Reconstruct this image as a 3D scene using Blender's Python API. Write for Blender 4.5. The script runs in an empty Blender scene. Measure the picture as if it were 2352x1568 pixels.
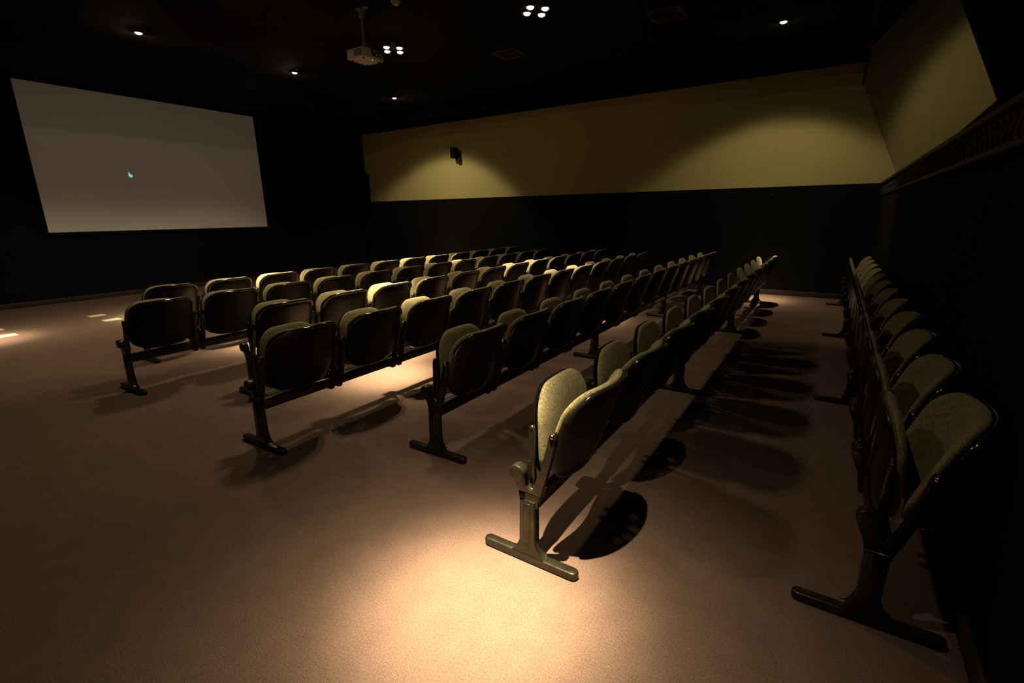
import bpy, bmesh, math, random
from mathutils import Vector, Matrix

random.seed(7)
PI = math.pi
R = math.radians
scn = bpy.context.scene
COL = scn.collection

# ------------------------------------------------------------------ camera
H = 1.435
cam_d = bpy.data.cameras.new('camera')
cam = bpy.data.objects.new('camera', cam_d)
COL.objects.link(cam)
yaw, pit, rol = -0.579, 0.256, 0.013
fw = Vector((math.sin(yaw) * math.cos(pit), math.cos(yaw) * math.cos(pit), -math.sin(pit)))
rt0 = Vector((math.cos(yaw), -math.sin(yaw), 0.0))
dn0 = fw.cross(rt0)
rt = math.cos(rol) * rt0 + math.sin(rol) * dn0
dn = -math.sin(rol) * rt0 + math.cos(rol) * dn0
m = Matrix((rt, -dn, -fw)).transposed()
cam.matrix_world = Matrix.Translation((0, 0, H)) @ m.to_4x4()
cam_d.sensor_fit = 'HORIZONTAL'
cam_d.sensor_width = 36.0
cam_d.lens = 1109.5 / 2352 * 36.0
cam_d.clip_start = 0.02
scn.camera = cam

# ------------------------------------------------------------------ world, exposure
w = bpy.data.worlds.new('world'); scn.world = w
w.use_nodes = True
w.node_tree.nodes['Background'].inputs[0].default_value = (0, 0, 0, 1)
w.node_tree.nodes['Background'].inputs[1].default_value = 0.0
scn.view_settings.view_transform = 'Standard'
scn.view_settings.look = 'None'
scn.view_settings.gamma = 1.0
scn.view_settings.use_curve_mapping = False
scn.view_settings.exposure = 0.0

# light profile shared by all halogen spots (candela by angle from the lamp's axis)
def profile(name, core, core_w, mid, cut, soft, spill):
    def candela(a):
        c = core * (0.8 * math.exp(-(a / core_w) ** 3.2) + 0.2 * math.exp(-(a / (core_w * 1.6)) ** 2))
        k = 1.0 / (1.0 + math.exp((a - cut) / soft))
        c += mid * k * (0.6 + 0.5 * math.exp(-(a / 24.0) ** 2))
        c += spill * max(0.0, min(1.0, (112.0 - a) / 20.0))
        return c
    angles = [i * 1.0 for i in range(0, 181)]
    t = bpy.data.texts.new(name)
    t.write("IESNA:LM-63-2002\nTILT=NONE\n1 1000 1 %d 1 1 2 0 0 0\n1 1 100\n%s\n0\n%s\n" % (
        len(angles), ' '.join('%.1f' % a for a in angles), ' '.join('%.4f' % candela(a) for a in angles)))
    return t
IES_SINGLE = profile('wall_spot_profile', 75.0, 7.0, 4.5, 46.0, 1.5, 0.035)
IES_SCREEN = profile('screen_spot_profile', 75.0, 7.0, 3.2, 46.0, 1.5, 0.08)
IES_NEAR = profile('narrow_spot_profile', 134.0, 7.0, 1.0, 34.0, 4.0, 0.05)
IES_CLUSTER = profile('cluster_spot_profile', 140.0, 6.4, 2.6, 54.0, 2.5, 0.012)
IES_AIMED = profile('aimed_spot_profile', 140.0, 6.4, 0.45, 40.0, 3.0, 0.012)
WARM = (1.0, 0.80, 0.50)

def spot_light(name, loc, aim, power, parent=None, prof=None):
    d = bpy.data.lights.new(name, 'POINT')
    d.energy = power
    d.color = WARM
    d.shadow_soft_size = 0.016
    d.use_nodes = True
    nt = d.node_tree
    em = nt.nodes['Emission']
    t = nt.nodes.new('ShaderNodeTexIES'); t.mode = 'INTERNAL'; t.ies = prof or IES_SINGLE
    nt.links.new(t.outputs['Fac'], em.inputs['Strength'])
    o = bpy.data.objects.new(name, d); COL.objects.link(o)
    q = Vector((0, 0, -1)).rotation_difference(Vector(aim).normalized())
    o.rotation_mode = 'QUATERNION'; o.rotation_quaternion = q
    if parent is not None:
        o.parent = parent
        o.location = Vector(loc) - parent.location
    else:
        o.location = loc
    return o

# ------------------------------------------------------------------ helpers
def tag(o, label=None, cat=None, group=None, kind=None):
    if label: o['label'] = label
    if cat: o['category'] = cat
    if group: o['group'] = group
    if kind: o['kind'] = kind
    return o

def empty(name, loc, label, cat, group=None):
    o = bpy.data.objects.new(name, None); COL.objects.link(o)
    o.empty_display_size = 0.1
    o.location = loc
    return tag(o, label, cat, group)

def mesh_of(bm, name, mat, smooth=True, angle=40):
    bmesh.ops.recalc_face_normals(bm, faces=bm.faces[:])
    me = bpy.data.meshes.new(name)
    bm.to_mesh(me); bm.free()
    me.materials.append(mat)
    if smooth:
        me.polygons.foreach_set('use_smooth', [True] * len(me.polygons))
        me.set_sharp_from_angle(angle=R(angle))
    return me

def obj(name, data, parent=None, loc=(0, 0, 0), rot=(0, 0, 0)):
    o = bpy.data.objects.new(name, data); COL.objects.link(o)
    o.location = loc; o.rotation_euler = rot
    if parent is not None: o.parent = parent
    return o

def bx(bm, lo, hi, bev=0.0, seg=2):
    vs = [bm.verts.new((x, y, z)) for z in (lo[2], hi[2]) for y in (lo[1], hi[1]) for x in (lo[0], hi[0])]
    fs = [bm.faces.new([vs[i] for i in f]) for f in ((0, 2, 3, 1), (4, 5, 7, 6), (0, 1, 5, 4), (2, 6, 7, 3), (0, 4, 6, 2), (1, 3, 7, 5))]
    if bev > 0:
        es = list({e for f in fs for e in f.edges})
        bmesh.ops.bevel(bm, geom=es, offset=bev, segments=seg, affect='EDGES', profile=0.5)

def box_obj(name, lo, hi, mat, parent=None, bev=0.0):
    bm = bmesh.new(); bx(bm, lo, hi, bev)
    return obj(name, mesh_of(bm, name, mat, smooth=bev > 0), parent)

def prism(bm, pts, axis, a, b, bev=0.0, seg=2):
    """extrude a 2D polygon along an axis; pts are the other two coordinates in xyz order"""
    def P(p, t):
        if axis == 'y': return (p[0], t, p[1])
        if axis == 'x': return (t, p[0], p[1])
        return (p[0], p[1], t)
    A = [bm.verts.new(P(p, a)) for p in pts]; B = [bm.verts.new(P(p, b)) for p in pts]
    n = len(pts)
    f0 = bm.faces.new(A[::-1]); f1 = bm.faces.new(B)
    for i in range(n):
        bm.faces.new((A[i], A[(i + 1) % n], B[(i + 1) % n], B[i]))
    if bev > 0:
        es = list(f0.edges) + list(f1.edges)
        bmesh.ops.bevel(bm, geom=es, offset=bev, segments=seg, affect='EDGES', profile=0.5)

def cyl(bm, p, q, r, n=16, r2=None, bev=0.0):
    p, q = Vector(p), Vector(q); d = q - p
    mtx = Matrix.Translation((p + q) / 2) @ Vector((0, 0, 1)).rotation_difference(d.normalized()).to_matrix().to_4x4()
    res = bmesh.ops.create_cone(bm, cap_ends=True, segments=n, radius1=r, radius2=r if r2 is None else r2, depth=d.length, matrix=mtx)
    if bev > 0:
        vs = set(res['verts'])
        es = [e for e in bm.edges if e.verts[0] in vs and e.verts[1] in vs and
              len(e.link_faces) == 2 and any(len(f.verts) > 4 for f in e.link_faces)]
        bmesh.ops.bevel(bm, geom=es, offset=bev, segments=2, affect='EDGES', profile=0.5)

def ball(bm, c, r, n=10):
    bmesh.ops.create_uvsphere(bm, u_segments=n, v_segments=max(6, n // 2 + 1), radius=r, matrix=Matrix.Translation(c))

# ------------------------------------------------------------------ materials
def mat(name, col, rough=0.6, metal=0.0, spec=0.5, noise=None, bump=None, coat=0.0, sheen=0.0):
    mt = bpy.data.materials.new(name); mt.use_nodes = True
    nt = mt.node_tree; b = nt.nodes['Principled BSDF']
    b.inputs['Base Color'].default_value = (*col, 1)
    b.inputs['Roughness'].default_value = rough
    b.inputs['Metallic'].default_value = metal
    b.inputs['Specular IOR Level'].default_value = spec
    b.inputs['Coat Weight'].default_value = coat
    b.inputs['Sheen Weight'].default_value = sheen
    tc = nt.nodes.new('ShaderNodeTexCoord')
    if noise:
        last = None
        for (scale, detail, lo, hi) in noise:
            n = nt.nodes.new('ShaderNodeTexNoise')
            n.inputs['Scale'].default_value = scale; n.inputs['Detail'].default_value = detail
            nt.links.new(tc.outputs['Object'], n.inputs['Vector'])
            r = nt.nodes.new('ShaderNodeMapRange')
            r.inputs['From Min'].default_value = 0.3; r.inputs['From Max'].default_value = 0.7
            r.inputs['To Min'].default_value = lo; r.inputs['To Max'].default_value = hi
            nt.links.new(n.outputs['Fac'], r.inputs['Value'])
            if last is None: last = r.outputs['Result']
            else:
                mm = nt.nodes.new('ShaderNodeMath'); mm.operation = 'MULTIPLY'
                nt.links.new(last, mm.inputs[0]); nt.links.new(r.outputs['Result'], mm.inputs[1]); last = mm.outputs[0]
        mx = nt.nodes.new('ShaderNodeVectorMath'); mx.operation = 'SCALE'
        mx.inputs[0].default_value = col
        nt.links.new(last, mx.inputs['Scale'])
        nt.links.new(mx.outputs['Vector'], b.inputs['Base Color'])
    if bump:
        scale, strength, dist = bump
        n = nt.nodes.new('ShaderNodeTexNoise'); n.inputs['Scale'].default_value = scale; n.inputs['Detail'].default_value = 3
        nt.links.new(tc.outputs['Object'], n.inputs['Vector'])
        bp = nt.nodes.new('ShaderNodeBump'); bp.inputs['Strength'].default_value = strength; bp.inputs['Distance'].default_value = dist
        nt.links.new(n.outputs['Fac'], bp.inputs['Height']); nt.links.new(bp.outputs['Normal'], b.inputs['Normal'])
    return mt

def emis(name, col, strength):
    mt = bpy.data.materials.new(name); mt.use_nodes = True
    nt = mt.node_tree; nt.nodes.remove(nt.nodes['Principled BSDF'])
    e = nt.nodes.new('ShaderNodeEmission'); e.inputs[0].default_value = (*col, 1); e.inputs[1].default_value = strength
    nt.links.new(e.outputs[0], nt.nodes['Material Output'].inputs[0]); return mt

M = {}
M['carpet'] = mat('carpet', (0.166, 0.110, 0.086), 0.95, spec=0.1,
                  noise=[(1.1, 4, .93, 1.07), (9, 5, .93, 1.07), (160, 3, .72, 1.25), (420, 2, .75, 1.2)], bump=(260, .35, .004))
M['black_wall'] = mat('black_wall', (0.004, 0.004, 0.0035), 0.9, spec=0.15, noise=[(3, 4, .8, 1.2), (60, 2, .85, 1.15)], bump=(90, .2, .002))
M['black_ceiling'] = mat('black_ceiling', (0.004, 0.004, 0.0035), 0.9, spec=0.12, noise=[(3, 3, .8, 1.2)])
M['cream'] = mat('cream_plaster', (0.44, 0.39, 0.165), 0.85, spec=0.2, noise=[(.8, 3, .95, 1.05), (40, 4, .95, 1.05)], bump=(70, .15, .002))
M['screen'] = mat('screen_fabric', (0.74, 0.76, 0.72), 0.9, spec=0.1, noise=[(300, 2, .96, 1.04)])
M['shell'] = mat('black_plastic', (0.007, 0.006, 0.0055), 0.30, spec=0.22, noise=[(5, 3, .8, 1.25)])
M['rim'] = mat('gloss_black_rim', (0.010, 0.009, 0.008), 0.10, spec=1.0, noise=[(5, 3, .8, 1.25)])
M['fabric'] = mat('green_fabric', (0.235, 0.20, 0.103), 0.95, spec=0.1, sheen=0.15,
                  noise=[(260, 2, .45, 1.6), (90, 2, .75, 1.25), (12, 2, .93, 1.07)], bump=(300, .45, .002))
M['metal'] = mat('dark_bronze_metal', (0.046, 0.041, 0.027), 0.28, metal=0.7, noise=[(30, 4, .7, 1.3)], bump=(120, .06, .001))
M['bolt'] = mat('steel_bolt', (0.42, 0.40, 0.36), 0.25, metal=1.0, noise=[(60, 2, .9, 1.1)])
M['trim'] = mat('black_lamp_trim', (0.02, 0.02, 0.018), 0.5, noise=[(20, 2, .9, 1.1)])
M['lamp'] = emis('lit_halogen', (1.0, 0.90, 0.68), 2.5)
M['proj'] = mat('projector_plastic', (0.55, 0.50, 0.45), 0.5, noise=[(15, 3, .93, 1.05)])
M['proj_dark'] = mat('projector_dark', (0.05, 0.045, 0.045), 0.45, noise=[(20, 3, .8, 1.2)])
M['pole'] = mat('grey_pole', (0.22, 0.19, 0.14), 0.45, metal=0.4, noise=[(20, 3, .85, 1.15)])
M['tape'] = mat('cream_tape', (0.72, 0.62, 0.38), 0.7, noise=[(40, 3, .92, 1.05)])
M['speaker'] = mat('black_speaker', (0.004, 0.004, 0.004), 0.7, spec=0.1, noise=[(30, 2, .8, 1.2)])
M['wood'] = mat('dark_carved_wood', (0.035, 0.026, 0.018), 0.55, spec=0.35, noise=[(8, 4, .75, 1.25)])
M['detector'] = mat('offwhite_plastic', (0.3, 0.24, 0.16), 0.5, noise=[(20, 2, .95, 1.05)])
M['vent'] = mat('vent_paint', (0.035, 0.02, 0.014), 0.6, noise=[(20, 2, .9, 1.1)])
M['led'] = emis('green_led', (0.45, 0.9, 0.1), 0.5)
M['cursor'] = emis('projected_cursor', (0.25, 0.75, 0.85), 0.8)
M['bluelight'] = emis('blue_indicator', (0.05, 0.05, 1.0), 0.5)

def glass_mat():
    mt = bpy.data.materials.new('booth_glass'); mt.use_nodes = True
    nt = mt.node_tree; nt.nodes.remove(nt.nodes['Principled BSDF'])
    tr = nt.nodes.new('ShaderNodeBsdfTransparent'); tr.inputs[0].default_value = (.85, .88, .88, 1)
    gl = nt.nodes.new('ShaderNodeBsdfGlossy'); gl.inputs['Roughness'].default_value = 0.0
    tc = nt.nodes.new('ShaderNodeTexCoord'); n = nt.nodes.new('ShaderNodeTexNoise'); n.inputs['Scale'].default_value = 3
    nt.links.new(tc.outputs['Object'], n.inputs['Vector'])
    mr = nt.nodes.new('ShaderNodeMapRange'); mr.inputs['To Min'].default_value = .9; mr.inputs['To Max'].default_value = 1.0
    nt.links.new(n.outputs['Fac'], mr.inputs['Value'])
    nt.links.new(mr.outputs['Result'], gl.inputs['Color'])
    fr = nt.nodes.new('ShaderNodeFresnel'); fr.inputs['IOR'].default_value = 1.52
    mx = nt.nodes.new('ShaderNodeMixShader')
    nt.links.new(fr.outputs[0], mx.inputs[0]); nt.links.new(tr.outputs[0], mx.inputs[1]); nt.links.new(gl.outputs[0], mx.inputs[2])
    nt.links.new(mx.outputs[0], nt.nodes['Material Output'].inputs[0]); return mt
M['glass'] = glass_mat()

# ------------------------------------------------------------------ room shell
XS, YW, XR, YB = -11.53, 9.714, 0.55, -2.2       # screen wall, far wall, right wall, wall behind the camera
ZC, ZD = 3.735, 1.843                             # ceiling, top of the dark dado
XB = 1.7                                          # back of the glazed booth
def struct(name, lo, hi, mt, bev=0.0, parent=None):
    o = box_obj(name, lo, hi, mt, parent, bev)
    if parent is None: o['kind'] = 'structure'
    return o
struct('floor', (XS - .15, YB - .15, -.1), (XB + .1, YW + .15, 0), M['carpet'])
struct('ceiling', (XS - .15, YB - .15, ZC), (XB + .1, YW + .15, ZC + .1), M['black_ceiling'])
struct('wall_left', (XS - .12, YB - .12, 0), (XS, YW + .12, ZC), M['black_wall'])
wf = struct('wall_far', (XS, YW, 0), (XB, YW + .12, ZC), M['black_wall'])
struct('wall_back', (XS, YB - .12, 0), (XB, YB, ZC), M['black_wall'])
# right wall: dark dado, sill, tilted glazing of a booth, pier, pale wall nearer the camera
wr = struct('wall_right', (XR, YB, 0), (XR + .10, YW, ZD - .02), M['black_wall'])
TILT = R(24.5)
GX, GZ = 0.32, 2.8
gx = lambda z: GX + (GZ - z) * math.tan(TILT)
ZT = 3.29
bm = bmesh.new()
prism(bm, [(-11.17, ZD), (gx(ZD) - .006, ZD), (gx(ZT) - .006, ZT), (gx(ZT) - .006, 3.60), (-11.17, 3.60)], 'y', YW - .012, YW + .001)
wp = obj('wall_panel', mesh_of(bm, 'wall_panel', M['cream'], smooth=False), wf)
wp['label'] = 'cream plaster band above dark dado'
struct('trim_4', (XR + .10, 3.85, ZD - .06), (gx(ZD) + .15, YW, ZD - .02), M['black_wall'])
struct('wall_upper_right', (gx(ZT) - .02, 3.85, ZT), (gx(ZT) + .10, YW, ZC), M['black_wall'])
bm = bmesh.new()
prism(bm, [(gx(ZD) - .02, ZD - .02), (XB, ZD - .02), (XB, ZC), (gx(ZT) - .02, ZC), (gx(ZT) - .02, ZT)], 'y', 3.79, 3.85)
tag(obj('wall_booth_side', mesh_of(bm, 'wall_booth_side', M['black_wall'], smooth=False)), kind='structure')
struct('wall_near_right', (.755, YB, ZD - .02), (.85, 3.79, ZC), M['cream'])
struct('trim_5', (XR + .10, YB, ZD - .06), (.755, 3.79, ZD - .02), M['black_wall'])
struct('wall_booth_back', (XB - .02, 3.85, 0), (XB, YW, ZC), M['black_wall'])
# glazing: five panes, butt-jointed
win = bpy.data.objects.new('window_1', None); COL.objects.link(win); win.location = (gx(ZD), 3.85, ZD - .02)
tag(win, 'tilted glass window of the booth above the right wall rail', None, None, 'structure')
joints = [3.853, 5.21, 6.52, 7.83, 9.14, YW - .016]
for i in range(5):
    a, b = joints[i] + .002, joints[i + 1] - .002
    bm = bmesh.new()
    t = Vector((math.cos(TILT), 0, math.sin(TILT))) * .004
    lo = Vector((gx(ZD - .02), 0, ZD - .02)); hi = Vector((gx(ZT + .01), 0, ZT + .01))
    prism(bm, [((lo - t).x, (lo - t).z), ((lo + t).x, (lo + t).z), ((hi + t).x, (hi + t).z), ((hi - t).x, (hi - t).z)], 'y', a, b)
    me = mesh_of(bm, 'pane', M['glass'], smooth=False)
    me.transform(Matrix.Translation(-win.location))
    obj('pane', me, win)
    if i:
        bm = bmesh.new()
        prism(bm, [((lo - t * .9).x, (lo - t * .9).z), ((lo + t * .9).x, (lo + t * .9).z), ((hi + t * .9).x, (hi + t * .9).z), ((hi - t * .9).x, (hi - t * .9).z)], 'y', joints[i] - .003, joints[i] + .003)
        me = mesh_of(bm, 'glazing_joint', M['trim'], smooth=False); me.transform(Matrix.Translation(-win.location))
        obj('glazing_joint', me, win)
# downstand beams round the lit part of the ceiling
struct('trim_1', (-8.72, YB, 3.515), (-8.62, 8.66, ZC), M['black_ceiling'])
struct('trim_2', (-8.62, 8.56, 3.515), (gx(ZT) - .025, 8.66, ZC), M['black_ceiling'])
# carved rail along the right wall
rail = box_obj('trim_3', (XR - .05, YB + .01, 1.81), (XR, YW - .015, ZD), M['wood'], bev=.008); rail['kind'] = 'structure'
box_obj('frieze_ground', (XR - .012, YB + .01, 1.675), (XR, YW - .015, 1.81), M['wood'], rail)
box_obj('lower_bead', (XR - .028, YB + .01, 1.655), (XR, YW - .015, 1.675), M['wood'], rail, bev=.006)
bm = bmesh.new()
def tube(bm, pts, rad, n=6):
    rings = []
    for i, p in enumerate(pts):
        p = Vector(p)
        d = (Vector(pts[min(i + 1, len(pts) - 1)]) - Vector(pts[max(i - 1, 0)])).normalized()
        u = d.cross(Vector((1, 0, 0))); u = u.normalized() if u.length > 1e-4 else Vector((0, 1, 0)); v = d.cross(u)
        r_ = rad[i] if isinstance(rad, (list, tuple)) else rad
        rings.append([bm.verts.new(p + r_ * (math.cos(2 * PI * k / n) * u + math.sin(2 * PI * k / n) * v)) for k in range(n)])
    for a, b in zip(rings, rings[1:]):
        for k in range(n):
            bm.faces.new((a[k], a[(k + 1) % n], b[(k + 1) % n], b[k]))
    bm.faces.new(rings[0]); bm.faces.new(rings[-1][::-1])
pts = []; rr = []
for i in range(9):
    a = i / 8
    pts.append((0, .030 * math.sin(a * 2 * PI), -.050 + .1 * a)); rr.append(.006 + .009 * math.sin(PI * a))
tube(bm, pts, rr, 5)
orn = mesh_of(bm, 'ornament', M['wood'])
y = 2.0
while y < YW - .1:
    obj('ornament', orn, rail, (XR - .014, y, 1.742)); y += .095
box_obj('baseboard_right', (XR - .015, YB + .01, 0), (XR, YW - .015, .09), M['wood'], bev=.004)['kind'] = 'structure'
box_obj('baseboard_far', (XS, YW - .015, 0), (XR, YW, .09), M['wood'], bev=.004)['kind'] = 'structure'
box_obj('baseboard_left', (XS, YB, 0), (XS + .015, YW - .02, .09), M['wood'], bev=.004)['kind'] = 'structure'

# ------------------------------------------------------------------ projection screen
SY1, SY2, SZ1, SZ2 = 2.841, 6.848, 1.238, 3.682
sc = empty('projection_screen', (XS, (SY1 + SY2) / 2, SZ1), 'large pale projection screen on the dark wall, dim grey light on it', 'screen')
def sub(o, parent):
    o.data.transform(Matrix.Translation(-parent.location)); o.parent = parent; return o
sub(box_obj('screen_sheet', (XS + .03, SY1, SZ1), (XS + .042, SY2, SZ2), M['screen']), sc)
f = .05
for a, b in (((SY1 - f, SZ1 - f), (SY2 + f, SZ1)), ((SY1 - f, SZ2), (SY2 + f, SZ2 + f)), ((SY1 - f, SZ1), (SY1, SZ2)), ((SY2, SZ1), (SY2 + f, SZ2))):
    sub(box_obj('border', (XS + .002, a[0], a[1]), (XS + .048, b[0], b[1]), M['speaker']), sc)
# small projected hand cursor
bm = bmesh.new()
cz, cyy = 2.27, 4.23
prism(bm, [(cyy - .03, cz + .05), (cyy - .018, cz + .055), (cyy - .008, cz + .02), (cyy + .03, cz + .012), (cyy + .036, cz - .02), (cyy + .015, cz - .045), (cyy - .012, cz - .04), (cyy - .035, cz - .005), (cyy - .022, cz + .01)], 'x', XS + .043, XS + .0435)
cu = obj('projected_hand_cursor', mesh_of(bm, 'projected_hand_cursor', M['cursor'], smooth=False))
sub(cu, sc); cu['label'] = 'tiny cyan hand cursor shown on the screen'

# ------------------------------------------------------------------ tip-up seats
PITCH = 0.60
SEATC = 0.2225
HW = 0.247
def outline(hw, z0, z1, rt_, rb, crown=0.0, n=7, sag=0.0):
    """rounded outline (y,z) counter-clockwise, crowned top, sagging bottom"""
    pts = []
    def arc(cy_, cz_, r_, a0, a1):
        for i in range(n + 1):
            a = a0 + (a1 - a0) * i / n
            pts.append((cy_ + r_ * math.cos(a), cz_ + r_ * math.sin(a)))
    arc(hw - rt_, z1 - rt_, rt_, 0, PI / 2)
    for k in (.6, .2, -.2, -.6): pts.append((k * (hw - rt_), z1))
    arc(-hw + rt_, z1 - rt_, rt_, PI / 2, PI)
    arc(-hw + rb, z0 + rb, rb, PI, 1.5 * PI)
    for k in (-.6, -.2, .2, .6): pts.append((k * (hw - rb), z0))
    arc(hw - rb, z0 + rb, rb, 1.5 * PI, 2 * PI)
    zm = (z0 + z1) / 2; out = []
    for (y_, z_) in pts:
        u = 1 - (y_ / hw) ** 2
        if z_ > zm: z_ += crown * u * (z_ - zm) / (z1 - zm)
        else: z_ -= sag * u * (zm - z_) / (zm - z0)
        out.append((y_, z_))
    return out
def pad(bm, pts, base, front, back, p=2.6):
    """a lens-edged pad over the outline; base(y,z)->x, thickness front (-x) and back (+x)"""
    cy_ = sum(a for a, b in pts) / len(pts); cz_ = sum(b for a, b in pts) / len(pts)
    ss = [1.0, .985, .955, .90, .78, .55, .28]
    def lay(sign, th):
        rings = []
        for s in ss[1:]:
            k = th * (1 - s ** (4 * p / 2.6 * 2.2)) ** .5
            rings.append([bm.verts.new((base(cy_ + (a - cy_) * s, cz_ + (b - cz_) * s) + sign * k, cy_ + (a - cy_) * s, cz_ + (b - cz_) * s)) for a, b in pts])
        c = bm.verts.new((base(cy_, cz_) + sign * th, cy_, cz_))
        return rings, c
    rim = [bm.verts.new((base(a, b), a, b)) for a, b in pts]
    n = len(pts)
    for sign, th in ((-1, front), (1, back)):
        rings, c = lay(sign, th)
        prev = rim
        for r_ in rings:
            for i in range(n):
                bm.faces.new((prev[i], prev[(i + 1) % n], r_[(i + 1) % n], r_[i]))
            prev = r_
        for i in range(n): bm.faces.new((prev[i], prev[(i + 1) % n], c))
def back_base(y_, z_):
    t = (z_ - .33)
    return .098 + t * .29 + .12 * t * t - .068 * (y_ / HW) ** 2 + .014
def seat_base(y_, z_):
    t = max(0, z_ - .36)
    return .002 - .02 * t - .55 * max(0, z_ - .56) ** 2 + .010 * (y_ / .22) ** 2

S_Z = 0.326                                       # base height of a seat unit (underside of its brackets)
def shifted(bm):
    bmesh.ops.translate(bm, verts=bm.verts[:], vec=(0, 0, -S_Z)); return bm

bm = bmesh.new(); pad(bm, outline(HW, .378, .766, .095, .12, .012, sag=.022), lambda a, b: back_base(a, b), .004, .017)
ME_BSHELL = mesh_of(shifted(bm), 'back_shell', M['shell'], angle=70)
bm = bmesh.new(); pad(bm, outline(HW - .002, .385, .772, .095, .12, .012, sag=.020), lambda a, b: back_base(a, b) - .026, .028, .024)
RIM_OUT = outline(HW - .001, .378, .766, .095, .12, .012, sag=.022)[2:20]
def poly_tube(bm, pts, r_, n=6):
    rings = []
    for i, p in enumerate(pts):
        d = (pts[min(i + 1, len(pts) - 1)] - pts[max(i - 1, 0)]).normalized()
        u = d.cross(Vector((1, 0, .3))).normalized(); v = d.cross(u)
        rings.append([bm.verts.new(p + r_ * (math.cos(2 * PI * k / n) * u + math.sin(2 * PI * k / n) * v)) for k in range(n)])
    for a, b in zip(rings, rings[1:]):
        for k in range(n): bm.faces.new((a[k], a[(k + 1) % n], b[(k + 1) % n], b[k]))
    bm.faces.new(rings[0]); bm.faces.new(rings[-1][::-1])
bm2 = bmesh.new(); poly_tube(bm2, [Vector((back_base(a, b) + .004, a * .992, b - .006)) for a, b in RIM_OUT], .012, 8)
ME_RIM = mesh_of(shifted(bm2), 'shell_rim', M['rim'], angle=70)
ME_BCUSH = mesh_of(shifted(bm), 'back_cushion', M['fabric'], angle=70)
bm = bmesh.new(); pad(bm, outline(.226, .362, .748, .135, .10, .010), lambda a, b: seat_base(a, b) - .004, .020, .004)
ME_SSHELL = mesh_of(shifted(bm), 'seat_shell', M['shell'], angle=70)
bm = bmesh.new(); pad(bm, outline(.225, .366, .752, .135, .10, .010), lambda a, b: seat_base(a, b) + .014, .012, .028)
ME_SCUSH = mesh_of(shifted(bm), 'seat_cushion', M['fabric'], angle=70)

fork = [(-.0455, .326), (-.066, .375), (-.077, .412), (-.068, .442), (-.044, .452), (-.020, .440), (-.012, .415),
        (-.018, .385), (-.012, .355), (.002, .338), (.018, .338), (.032, .352), (.046, .40), (.066, .47), (.088, .56), (.096, .607),
        (.106, .622), (.120, .620), (.126, .604), (.120, .56), (.104, .49), (.082, .41), (.062, .34), (.057, .326)]
clamp = [(-.034, .245), (-.034, .285), (-.0455, .326), (.057, .326), (.046, .295), (.036, .27), (.036, .245), (.024, .232), (-.022, .232)]
bm = bmesh.new(); prism(bm, fork, 'y', -.014, .014, bev=.005)
ME_FORK = mesh_of(shifted(bm), 'fork_bracket', M['metal'], angle=50)
bm = bmesh.new(); cyl(bm, (-.044, -.022, .416), (-.044, .022, .416), .035, 20, bev=.006)
ME_PIV = mesh_of(shifted(bm), 'pivot', M['metal'])
bm = bmesh.new(); prism(bm, [(-.014, .36), (-.022, .40), (-.019, .45), (-.013, .59), (-.010, .605), (.008, .605), (.012, .59), (.010, .45), (.016, .38), (.010, .355), (-.004, .350)], 'y', -.010, .010, bev=.004)
ball(bm, (-.001, 0, .603), .013)
ME_ARM = mesh_of(shifted(bm), 'seat_arm', M['metal'], angle=50)
bm = bmesh.new(); ball(bm, (.110, 0, .606), .011, 10)
ME_BOLT = mesh_of(shifted(bm), 'bolt', M['bolt'])

def make_seat(x, y0, label, group):
    e = empty('tip_up_seat', (x, y0, S_Z), label, 'seat', group)
    obj('shell_rim', ME_RIM, obj('back_shell', ME_BSHELL, e)); obj('back_cushion', ME_BCUSH, e)
    obj('seat_shell', ME_SSHELL, e); obj('seat_cushion', ME_SCUSH, e)
    for s in (-1, 1):
        b = obj('fork_bracket', ME_FORK, e, (0, s * .266, 0))
        obj('pivot', ME_PIV, b, (0, s * .012, 0))
        obj('bolt', ME_BOLT, b, (0, s * .010, 0))
        obj('seat_arm', ME_ARM, e, (0, s * .237, 0))
    return e

ROWS = [(-5.903, 2.054), (-4.925, 1.563), (-3.886, 2.054), (-2.925, 1.563), (-1.896, 2.075), (-0.918, 1.563), (0.268, 1.93)]
NSEAT = 12
ORD = ['first', 'second', 'third', 'fourth', 'fifth', 'sixth', 'seventh', 'eighth', 'ninth', 'tenth', 'eleventh', 'last']
RNAME = ['row nearest the screen', 'second row from the screen', 'third row from the screen', 'fourth row from the screen',
         'fifth row from the screen', 'sixth row from the screen', 'row along the right wall']
bm = bmesh.new()
bx(bm, (-.022, -.05, .258), (.042, PITCH * NSEAT - .08, .326), .006)
ME_BEAM = mesh_of(bm, 'beam', M['metal'], angle=50)
bm = bmesh.new(); prism(bm, clamp, 'y', -.014, .014, bev=.003)
ME_CLAMP = mesh_of(bm, 'clamp', M['metal'], angle=50)
colp = [(-.030, .034), (.030, .034), (.030, .255), (-.030, .255)]
bm = bmesh.new()
prism(bm, [(-.100, .030), (-.072, .037), (-.050, .050), (-.040, .072), (-.036, .105), (-.036, .298), (.038, .298), (.036, .105), (.040, .072), (.050, .050), (.072, .037), (.100, .030)], 'y', -.021, .021, bev=.007)
bx(bm, (-.016, -.025, .10), (.016, -.019, .285), .003)
ME_PED = mesh_of(bm, 'pedestal', M['metal'], angle=50)
bm = bmesh.new()
cap = [(.205 + .024 * math.cos(a), .024 * math.sin(a)) for a in [(-.5 + i / 8) * PI for i in range(9)]] + \
      [(-.205 + .024 * math.cos(a), .024 * math.sin(a)) for a in [(.5 + i / 8) * PI for i in range(9)]]
prism(bm, cap, 'z', 0.0, .036, bev=.008)
ME_FOOT = mesh_of(bm, 'foot_bar', M['metal'], angle=50)

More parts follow.
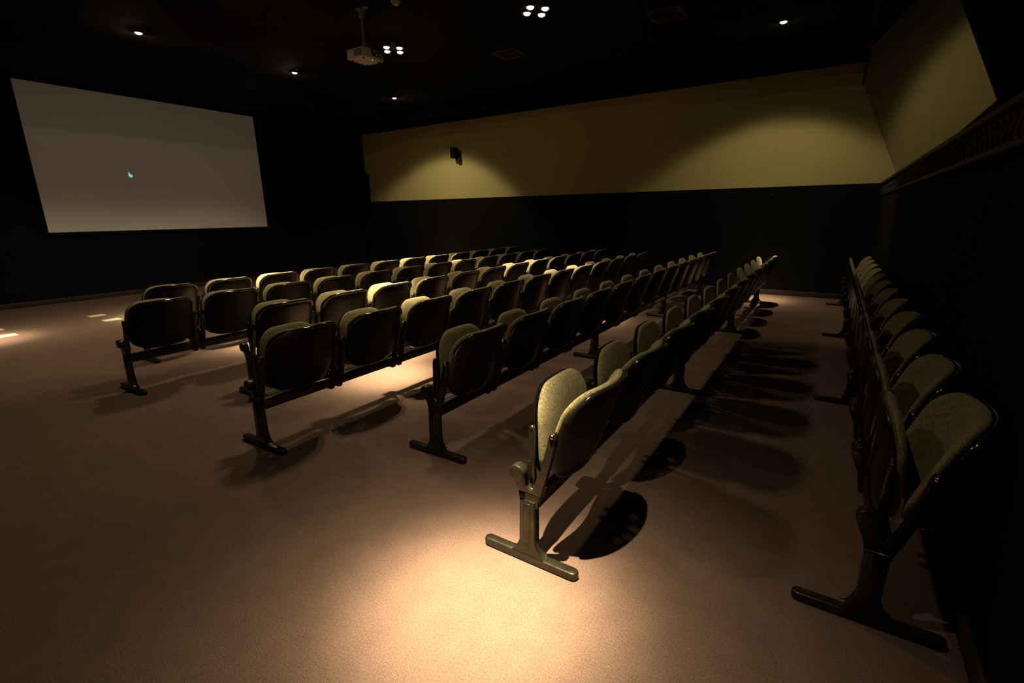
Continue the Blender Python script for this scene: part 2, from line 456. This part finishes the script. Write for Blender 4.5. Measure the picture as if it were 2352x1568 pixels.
for ri, (rx, ry) in enumerate(ROWS):
    fr = empty('seat_row_frame', (rx, ry, 0), 'dark metal beam and pedestals carrying the %s' % RNAME[ri], 'seat frame', 'beams carrying the seat rows')
    obj('beam', ME_BEAM, fr)
    for k in (0, 4, 8, 12):
        yy = PITCH * k - (.044 if k < 12 else .11)
        p = obj('pedestal', ME_PED, fr, (0, yy, 0)); obj('foot_bar', ME_FOOT, p)
    for k in range(NSEAT):
        for sgn in (-1, 1): obj('clamp', ME_CLAMP, fr, (0, PITCH * k + SEATC + sgn * .266, 0))
        if ri == 5 and k == 0:
            lab = 'tip-up seat nearest the camera, lit olive fabric, near end of sixth row'
        else:
            lab = 'folded olive tip-up seat, %s from the near end, %s' % (ORD[k], RNAME[ri])
        make_seat(rx, ry + PITCH * k + SEATC, lab, 'tip-up cinema seats')

# ------------------------------------------------------------------ ceiling lamps
ZL = ZC
bm = bmesh.new()
def ring(bm, r0, r1, z0, z1, n=28):
    A = []
    for (r_, z_) in ((r0, z0), (r1, z0), (r1, z1), (r0, z1)):
        A.append([bm.verts.new((r_ * math.cos(2 * PI * i / n), r_ * math.sin(2 * PI * i / n), z_)) for i in range(n)])
    for j in range(4):
        for i in range(n):
            bm.faces.new((A[j][i], A[j][(i + 1) % n], A[(j + 1) % 4][(i + 1) % n], A[(j + 1) % 4][i]))
ring(bm, .046, .062, -.010, 0)
ME_RING = mesh_of(bm, 'trim_ring', M['trim'], angle=50)
bm = bmesh.new(); bmesh.ops.create_uvsphere(bm, u_segments=20, v_segments=10, radius=.042, matrix=Matrix.Translation((0, 0, -.004)) @ Matrix.Diagonal((1, 1, .55, 1)))
ME_DISC = mesh_of(bm, 'bulb', M['lamp'])
bm = bmesh.new(); cyl(bm, (0, 0, -.045), (0, 0, 0), .046, 24)
ME_CAN = mesh_of(bm, 'can', M['trim'])
P1 = 500.0
PCL = 205.0
SINGLES = [(-7.72, 1.05, (-.26, .06, -1), 1.0, 'single lit downlight beyond the left edge of the view'),
           (-7.72, 3.24, (-.26, 0, -1), 1.15, 'single lit downlight above the left part of the screen'),
           (-7.72, 5.42, (-.26, 0, -1), 1.15, 'single lit downlight above the right end of the screen'),
           (-7.72, 7.62, (-.14, .36, -1), 1.35, 'smallest single lit downlight, over the left end of the cream band'),
           (-.86, 7.62, (-.03, .40, -1), 0.72, 'single lit downlight at the right, over the bright arc on the cream band'),
           (-.86, 1.05, (-.02, .045, -1), 1.0, 'single lit downlight over the bright pool beside the near seat')]
for (x, y_, aim, pw, lab) in SINGLES:
    e = empty('ceiling_downlight', (x, y_, ZL), lab, 'downlight', 'single ceiling downlights')
    obj('trim_ring', ME_RING, e); obj('bulb', ME_DISC, e)
    spot_light('downlight_beam', (x, y_, ZL - .046), aim, P1 * pw, e, IES_NEAR if (x > -1 and y_ < 2) else (IES_SCREEN if (x < -7 and y_ < 6) else IES_SINGLE))
CLUST = [(-5.45, 3.24, 'four-lamp ceiling spot cluster over the row nearest the screen'),
         (-3.16, 3.24, 'four-lamp ceiling spot cluster over the fourth row near end'),
         (-5.45, 5.42, 'four-lamp ceiling spot cluster beside the projector'),
         (-3.16, 5.42, 'four-lamp ceiling spot cluster at the top middle of the view')]
AIMS = [[(-.02, -.02), (-.04, .02), (-.06, .08), (-.10, .04)],
        [(-.04, -.045), (-.07, -.08), (-.15, .083), (-.19, .04)],
        [(0, 0), (.1, .2), (-.09, .15), (-.09, .33)],
        [(0, 0), (.09, .19), (-.15, .16), (-.19, .31)]]
for ci, (x, y_, lab) in enumerate(CLUST):
    e = empty('ceiling_spot_cluster', (x, y_, ZL), lab, 'spot cluster', 'four-lamp spot clusters')
    bm = bmesh.new()
    prism(bm, [(0, -.21), (.21, 0), (0, .21), (-.21, 0)], 'z', -.012, 0, bev=.004)
    obj('mounting_plate', mesh_of(bm, 'mounting_plate', M['trim']), e)
    for (dx, dy), (ax, ay) in zip(((0, -.125), (.12, 0), (-.12, 0), (0, .13)), AIMS[ci]):
        h = obj('lamp_head', ME_CAN, e, (dx, dy, -.012))
        obj('trim_ring', ME_RING, h, (0, 0, -.040)); obj('bulb', ME_DISC, h, (0, 0, -.044))
        spot_light('cluster_beam', (x + dx, y_ + dy, ZL - .102), (ax, ay, -1), PCL, e, IES_AIMED if ay > .1 else IES_CLUSTER)

# ------------------------------------------------------------------ projector
pj = empty('projector', (-4.85, 4.37, 3.20), 'pale grey projector hanging from the ceiling on a pole', 'projector')
def pbox(name, lo, hi, mt, parent, bev=0.0):
    o = box_obj(name, lo, hi, mt, None, bev)
    o.parent = parent; return o
body = pbox('body', (-.145, -.15, 0), (.135, .15, .105), M['proj'], pj, .012)
for i in range(6):
    pbox('vent_slat', (-.02 + i * .022, -.153, .02), (-.008 + i * .022, -.149, .088), M['proj_dark'], body)
pan = pbox('connector_panel', (.133, -.03, .03), (.139, .135, .098), M['proj_dark'], body, .002)
for i, (yy, zz) in enumerate(((.0, .075), (.03, .045), (.05, .08), (.085, .06), (.11, .08), (.115, .045))):
    bm = bmesh.new(); cyl(bm, (.137, yy, zz), (.150, yy, zz), .008, 10)
    obj('socket', mesh_of(bm, 'socket', M['bolt']), body)
bm = bmesh.new(); cyl(bm, (-.165, .06, .055), (-.14, .06, .055), .042, 20)
obj('lens', mesh_of(bm, 'lens', M['proj_dark']), body)
bm = bmesh.new(); cyl(bm, (.09, .02, -.003), (.09, .02, .001), .008, 10)
o = obj('indicator_light', mesh_of(bm, 'indicator_light', M['led']), body); o['label'] = 'small green indicator light'
for (dx, dy) in ((.09, -.11), (.09, .11), (-.1, .11), (-.1, -.11)):
    bm = bmesh.new(); cyl(bm, (dx, dy, -.010), (dx, dy, .004), .012, 10)
    obj('foot', mesh_of(bm, 'foot', M['proj_dark']), body)
pbox('mount_plate', (-.08, -.08, .105), (.09, .09, .115), M['pole'], pj, .003)
bm = bmesh.new(); cyl(bm, (.02, -.02, .11), (.02, -.02, ZC - 3.20), .020, 16)
obj('pole', mesh_of(bm, 'pole', M['pole']), pj)
bm = bmesh.new(); cyl(bm, (.02, -.02, .43), (.02, -.02, .525), .030, 16, r2=.045); bx(bm, (-.07, -.05, .522), (.11, .01, ZC - 3.20), .003)
obj('ceiling_bracket', mesh_of(bm, 'ceiling_bracket', M['pole']), pj)
bm = bmesh.new()
tube(bm, [(.145, .10, .08), (.20, .11, .10), (.20, .08, .16), (.12, .03, .20), (.055, -.01, .26), (.052, -.01, .40), (.05, -.01, ZC - 3.20)], .006, 6)
obj('cable', mesh_of(bm, 'cable', M['speaker']), pj)

# the projector is on and throws a dark grey picture
ld = bpy.data.lights.new('projector_beam', 'SPOT'); ld.energy = 26.0; ld.color = (0.80, 0.90, 1.0)
ld.spot_size = R(46); ld.spot_blend = 0.05; ld.shadow_soft_size = 0.02
lo_ = bpy.data.objects.new('projector_beam', ld); COL.objects.link(lo_)
lo_.parent = pj; lo_.location = (-.20, .06, .055)
lo_.rotation_mode = 'QUATERNION'
lo_.rotation_quaternion = Vector((0, 0, -1)).rotation_difference(Vector((XS, (SY1 + SY2) / 2, (SZ1 + SZ2) / 2)) - Vector((-5.05, 4.43, 3.255)))

# smoke detector and two vents on the dark ceiling
sd = empty('smoke_detector', (-4.37, 4.43, ZC), 'small beige dome detector on the ceiling above the projector', 'detector')
bm = bmesh.new(); cyl(bm, (0, 0, -.018), (0, 0, 0), .055, 24, bev=.004)
obj('base', mesh_of(bm, 'base', M['detector']), sd)
bm = bmesh.new(); cyl(bm, (0, 0, -.045), (0, 0, -.016), .030, 24, r2=.048, bev=.005)
obj('dome', mesh_of(bm, 'dome', M['detector']), sd)
for (x, y_, lab) in ((-4.33, 6.66, 'dim square ceiling vent between the two spot clusters'), (-2.0, 6.53, 'dim square ceiling vent right of the top spot cluster')):
    v = empty('ceiling_vent', (x, y_, ZC), lab, 'vent', 'ceiling vents')
    for a, b in (((-.2, -.2), (.2, -.16)), ((-.2, .16), (.2, .2)), ((-.2, -.16), (-.16, .16)), ((.16, -.16), (.2, .16))):
        pbox('frame', (a[0], a[1], -.02), (b[0], b[1], 0), M['vent'], v)
    for i in range(5):
        o = pbox('slat', (-.16, -.028, -.003), (.16, .028, .003), M['vent'], v); o.location = (0, -.12 + i * .06, -.018); o.rotation_euler = (R(35), 0, 0)

# ------------------------------------------------------------------ loudspeakers
def speaker(loc, w_, d_, h_, lab, bracket=True):
    s = empty('loudspeaker', loc, lab, 'speaker')
    cab = pbox('cabinet', (-w_ / 2, -d_, 0), (w_ / 2, 0, h_), M['speaker'], s, .01)
    pbox('grille', (-w_ / 2 + .015, -d_ - .006, .015), (w_ / 2 - .015, -d_ + .002, h_ - .015), M['speaker'], cab, .003)
    if bracket:
        pbox('wall_bracket', (w_ / 2 - .085, -.02, -.085), (w_ / 2 + .02, .10, .02), M['wood'], s, .004)
        pbox('bracket_plate', (w_ / 2 - .06, .085, -.07), (w_ / 2 + .0, .106, .15), M['wood'], s, .002)
    return s
speaker((-7.80, YW - .118, 2.76), .15, .13, .24, 'small black loudspeaker on the cream band above the left light arc')
cs = speaker((-11.22, YW - .03, 1.80), .44, .36, .78, 'large black loudspeaker in the corner left of the cream band', False)
pbox('wall_mount', (-.12, -.02, .2), (.12, .03, .5), M['trim'], cs)
bm = bmesh.new(); cyl(bm, (0, -.37, .40), (0, -.362, .40), .022, 14)
obj('badge', mesh_of(bm, 'badge', M['pole']), cs)

# tape marks on the carpet in front of the screen
for (x0, x1, y0, y1, lab) in ((-9.55, -9.36, 2.56, 2.76, 'farther cream tape square right, on carpet before the screen'),
                              (-8.955, -8.765, 2.552, 2.758, 'nearer cream tape square, beside the near end of the seat rows'),
                              (-8.95, -8.75, 1.42, 1.62, 'bright cream tape square at the left edge of the view'),
                              (-9.53, -9.34, 1.41, 1.61, 'dim cream tape square farthest left, behind the bright one')):
    bm = bmesh.new(); bx(bm, (-.1, -.1, 0), (.1, .1, .0015))
    me = mesh_of(bm, 'floor_tape', M['tape'], smooth=False)
    me.transform(Matrix.Diagonal(((x1 - x0) / .2, (y1 - y0) / .2, 1, 1)))
    tag(obj('floor_tape', me, None, ((x0 + x1) / 2, (y0 + y1) / 2, 0.0005)), lab, 'floor tape', 'tape squares on the carpet')

# small blue indicator low on the far wall
ind = empty('indicator_unit', (-.95, YW, 1.715), 'tiny wall unit with a blue light below the cream band', 'indicator')
pbox('housing', (-.03, -.02, -.02), (.03, 0, .02), M['speaker'], ind, .004)
bm = bmesh.new(); cyl(bm, (0, -.024, 0), (0, -.018, 0), .005, 8)
obj('blue_light', mesh_of(bm, 'blue_light', M['bluelight']), ind)
